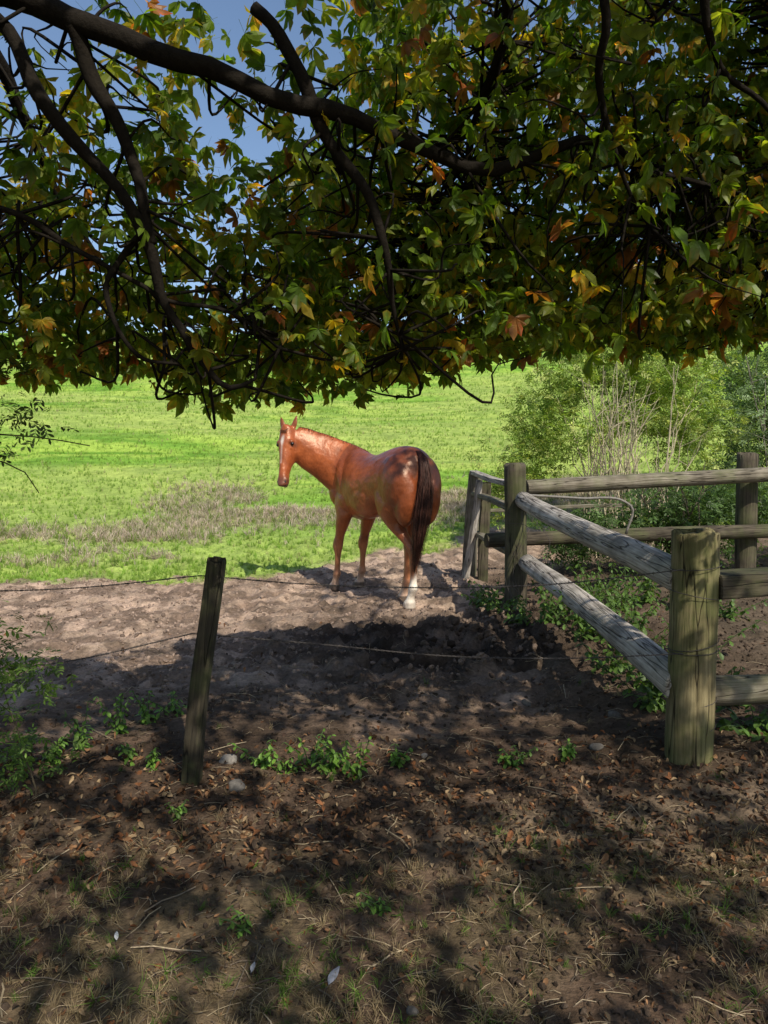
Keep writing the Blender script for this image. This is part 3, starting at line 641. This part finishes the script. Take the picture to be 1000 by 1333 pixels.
for s in (1,-1):
    ha(ellips(poll+D*.22-Nn*.09+Sn*s*.050,(.085,.055,.11)))
    ha(ellips(poll+D*.155+Nn*.055+Sn*s*.080,(.038,.034,.026)))
    ha(ellips(poll+D*.23+Nn*.045+Sn*s*.070,(.018,.018,.05)))
    ha(ellips(poll+D*.60+Nn*.030+Sn*s*.044,(.026,.026,.034)))
    ea=-D*.95+Sn*s*.28+Nn*.10; ea/=np.linalg.norm(ea); eb=np.cross(ea,Nn);eb/=np.linalg.norm(eb); ec=np.cross(ea,eb)
    t=np.linspace(0,1,14); rr=np.interp(t,[0,.2,.45,.75,1],[.026,.036,.038,.026,.004])
    ha(loft_frames(poll+Sn*s*.062+Nn*.01-D*.01+ea*(t[:,None]*.20-.02),np.repeat(eb[None],14,0),np.repeat(ec[None],14,0),rr,rr*.5,14))
ha(ellips(poll+D*.64-Nn*.03,(.038,.038,.035)))
m_coat,nt,_,l=newmat('chestnut_coat')
a=N(nt,'ShaderNodeAttribute',attribute_name='Col'); tc=N(nt,'ShaderNodeTexCoord'); no=N(nt,'ShaderNodeTexNoise',Scale=7.0,Detail=6.0,Roughness=.6); l.new(tc.outputs['Object'],no.inputs['Vector'])
no2=N(nt,'ShaderNodeTexNoise',Scale=150.0,Detail=4.0,Roughness=.7); mp=N(nt,'ShaderNodeMapping'); mp.inputs['Scale'].default_value=(.5,1,.2); l.new(tc.outputs['Object'],mp.inputs[0]); l.new(mp.outputs[0],no2.inputs['Vector'])
c=mulc(nt,a.outputs[0],ramp(nt,no.outputs[0],[(.3,(.62,.56,.54)),(.7,(1.22,1.22,1.22))])); c=mulc(nt,c,ramp(nt,no2.outputs[0],[(.3,(.78,.78,.78)),(.7,(1.18,1.18,1.18))]))
p=N(nt,'ShaderNodeBsdfPrincipled',Roughness=.36); p.inputs['Specular IOR Level'].default_value=.62; l.new(c,p.inputs['Base Color'])
p.inputs['Specular Tint'].default_value=(1,.82,.66,1)
bu=N(nt,'ShaderNodeBump',Strength=.35,Distance=.005); l.new(no2.outputs[0],bu.inputs['Height'])
bu2=N(nt,'ShaderNodeBump',Strength=.45,Distance=.03); no3=N(nt,'ShaderNodeTexNoise',Scale=9.0,Detail=2.0); l.new(tc.outputs['Object'],no3.inputs['Vector']); l.new(no3.outputs[0],bu2.inputs['Height']); l.new(bu.outputs[0],bu2.inputs['Normal']); l.new(bu2.outputs[0],p.inputs['Normal'])
o=N(nt,'ShaderNodeOutputMaterial'); l.new(p.outputs[0],o.inputs[0])
raw=hv.obj('raw',m_coat)
md=raw.modifiers.new('r','REMESH'); md.mode='VOXEL'; md.voxel_size=.010
ms=raw.modifiers.new('s','SMOOTH'); ms.factor=.5; ms.iterations=10
dg=bpy.context.evaluated_depsgraph_get(); dg.update()
me=bpy.data.meshes.new_from_object(raw.evaluated_get(dg)); bpy.data.objects.remove(raw)
me.name='body'
nv=len(me.vertices); co=np.zeros(nv*3,np.float32); me.vertices.foreach_get('co',co); co=co.reshape(-1,3)
cc=np.zeros((nv,3))+np.array([.34,.088,.026])
z=co[:,2]
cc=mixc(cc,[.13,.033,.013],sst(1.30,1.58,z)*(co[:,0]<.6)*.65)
cc=mixc(cc,[.12,.030,.012],sst(-.40,-.70,co[:,0])*.6*(z>.8))  # tree shade on the hindquarters, painted into the coat
cc=mixc(cc,[.42,.14,.05],sst(1.1,.85,z)*sst(.8,.95,z)*.5)
leg=1-sst(.35,.85,z); cc=mixc(cc,[.46,.21,.10],leg*.65)
cc=mixc(cc,[.16,.045,.02],np.exp(-((z-.59)/.05)**2)*.45)
rel=co-poll; ht=rel@D; hn=rel@Nn; hsd=rel@Sn
inh=(ht>-.05)&(ht<.75)&(hn>-.26)&(hn<.2)&(np.abs(hsd)<.2)&(z>1.1)&(np.linalg.norm(co[:,:2]-poll[:2],axis=1)<.4)
front=inh&(hn>.03)
wob=.006*np.sin(ht*30)
bl=np.exp(-(((hsd+wob)/.022)**2+((ht-.14)/.05)**2)**1.5)+.5*np.exp(-((hsd-.006)/.011)**2)*((ht>.15)&(ht<.42)); cc=mixc(cc,[.72,.64,.56],np.clip(bl,0,1)*front)
cc=mixc(cc,[.10,.045,.035],sst(.52,.63,ht)*inh*.75)
cc=mixc(cc,[.10,.03,.014],np.clip(np.exp(-(((np.abs(hsd)-.095)/.03)**2+((ht-.18)/.04)**2)),0,1)*inh*.8)
ear=(rel@(-D)>.04)&(np.abs(hsd)<.2)&(z>1.86); cc=mixc(cc,[.13,.04,.02],ear*.5)
lh=(np.abs(co[:,0]+.68)<.2)&(np.abs(co[:,1]-.05)<.13)
cc=mixc(cc,[.80,.73,.62],(1-sst(.28,.40,z+.03*np.sin(co[:,1]*90)))*lh)
cc=mixc(cc,[.66,.52,.40],(1-sst(.12,.26,z))*(~lh)*.65)
cc=mixc(cc,[.13,.10,.08],(1-sst(.06,.072,z))*np.where(lh,.3,1.0))
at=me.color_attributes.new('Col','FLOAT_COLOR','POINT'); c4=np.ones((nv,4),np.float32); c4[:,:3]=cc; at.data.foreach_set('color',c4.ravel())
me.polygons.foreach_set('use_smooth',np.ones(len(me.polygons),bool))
if not me.materials: me.materials.append(m_coat)
horse=empty('horse')
hb=bpy.data.objects.new('body',me); link(hb,horse)
m_hair=attrmat('horse_hair',.5,120,.1,.001,.3)
tl=Buf(); base=np.array([(-.70,0,1.61),(-.785,.0,1.55),(-.845,.01,1.38),(-.870,.04,1.1),(-.865,.09,.78),(-.84,.13,.42)])
rad=np.array([.018,.034,.048,.072,.060,.008])
S=spline(np.c_[base,rad],24); tl.tube(S[:,:3],S[:,3]*.6,(.030,.014,.010),10)
for j in range(560):
    a=rng.uniform(0,6.28); rr=np.sqrt(rng.random()); e=rng.uniform(.62,1.05); m=int(24*min(1,e))
    off=np.stack([np.cos(a)*S[:,3]*rr*.85,np.sin(a)*S[:,3]*rr*1.15,0*S[:,3]],1)
    Q=S[:,:3]+off+np.cumsum(rng.normal(0,.0035,(24,3)),0)
    Q=Q[:max(m,8)]; tl.tube(Q,np.linspace(.0030,.0009,len(Q)),np.array([.055,.02,.012])*rng.uniform(.4,1.9),3)
tl.obj('tail',m_hair,True,horse)
mn=Buf()
for j in range(1100):
    qf=rng.uniform(5,32.9); q=int(qf); fq=qf-q
    nk=NK[q]*(1-fq)+NK[min(q+1,33)]*fq; U_=Up[q]*(1-fq)+Up[min(q+1,33)]*fq; S_=Sd[q]*(1-fq)+Sd[min(q+1,33)]*fq
    p=nk[:3]+U_*nk[3]*.965+S_*rng.normal(0,.010); L=rng.uniform(.08,.2)*(.5 if q<10 else 1)
    sg=1.0 if rng.random()<.85 else -.35
    if sg<0: L*=.25
    d=S_*sg
    P_=np.stack([p-U_*.02,p+U_*.008+d*.02,p+d*(.05+.02*rng.random())-np.array([0,0,L*.4]),p+d*(.075+.03*rng.random())-np.array([0,0,L])+rng.normal(0,.01,3)])
    mn.tube(spline(P_,7),np.linspace(.0034,.0012,7),np.array([.11,.032,.013])*rng.uniform(.5,1.5),3)
for j in range(120):
    p=poll+Sn*rng.normal(0,.02)+Nn*.07-D*.02
    P_=np.stack([p,p+Nn*.03+D*.03,p+Nn*.04+D*rng.uniform(.05,.09)+Sn*rng.normal(0,.014)])
    mn.tube(spline(P_,6),np.linspace(.0032,.001,6),np.array([.14,.045,.02])*rng.uniform(.6,1.5),3)
mn.obj('mane',m_hair,True,horse)
eb=Buf()
for s in (1,-1):
    V,Fc=ellips(poll+D*.18+Nn*.05+Sn*s*.095,(.022,.022,.022)); eb.add(V,Fc,(.012,.008,.006))
    V,Fc=ellips(poll+D*.625+Nn*.050+Sn*s*.048,(.013,.010,.016)); eb.add(V,Fc,(.01,.006,.005))
eb.obj('eyes_and_nostrils',attrmat('dark_eye',.15,10,0,.001,.6),True,horse)
horse.matrix_world=Matrix(((f2[0],l2[0],0,C0[0]),(f2[1],l2[1],0,C0[1]),(0,0,1,float(H(-.1,8.0,False))+.0),(0,0,0,1)))

# ------------------------------------------------------------ light, sky, camera
w=bpy.data.worlds.new('World'); scene.world=w; w.use_nodes=True; nt=w.node_tree; nt.nodes.clear()
sky=nt.nodes.new('ShaderNodeTexSky'); sky.sky_type='NISHITA'; sky.sun_disc=False
el=math.asin(-SD[2]); az=math.atan2(-SD[0],-SD[1]); sky.sun_elevation=el; sky.sun_rotation=az; sky.ozone_density=2.0
bg=nt.nodes.new('ShaderNodeBackground'); bg.inputs[1].default_value=.15; o=nt.nodes.new('ShaderNodeOutputWorld')
nt.links.new(sky.outputs[0],bg.inputs[0]); nt.links.new(bg.outputs[0],o.inputs[0])
sl=bpy.data.lights.new('sun','SUN'); sl.energy=5.0; sl.angle=math.radians(.5); sl.color=(1,.93,.80)
so=bpy.data.objects.new('sun',sl); so.rotation_mode='QUATERNION'; so.rotation_quaternion=Vector(SD).to_track_quat('-Z','Y'); so.location=(4,-6,9); link(so)
cam=bpy.data.cameras.new('camera'); cam.sensor_fit='VERTICAL'; cam.sensor_height=24; cam.lens=24*970/1333; cam.clip_end=1000; cam.clip_start=.05
cm=bpy.data.objects.new('camera',cam); cm.location=(0,0,1.6); cm.rotation_euler=(math.radians(90-4.5),0,0); link(cm); scene.camera=cm
scene.view_settings.view_transform='Standard'; scene.view_settings.look='None'; scene.view_settings.exposure=0
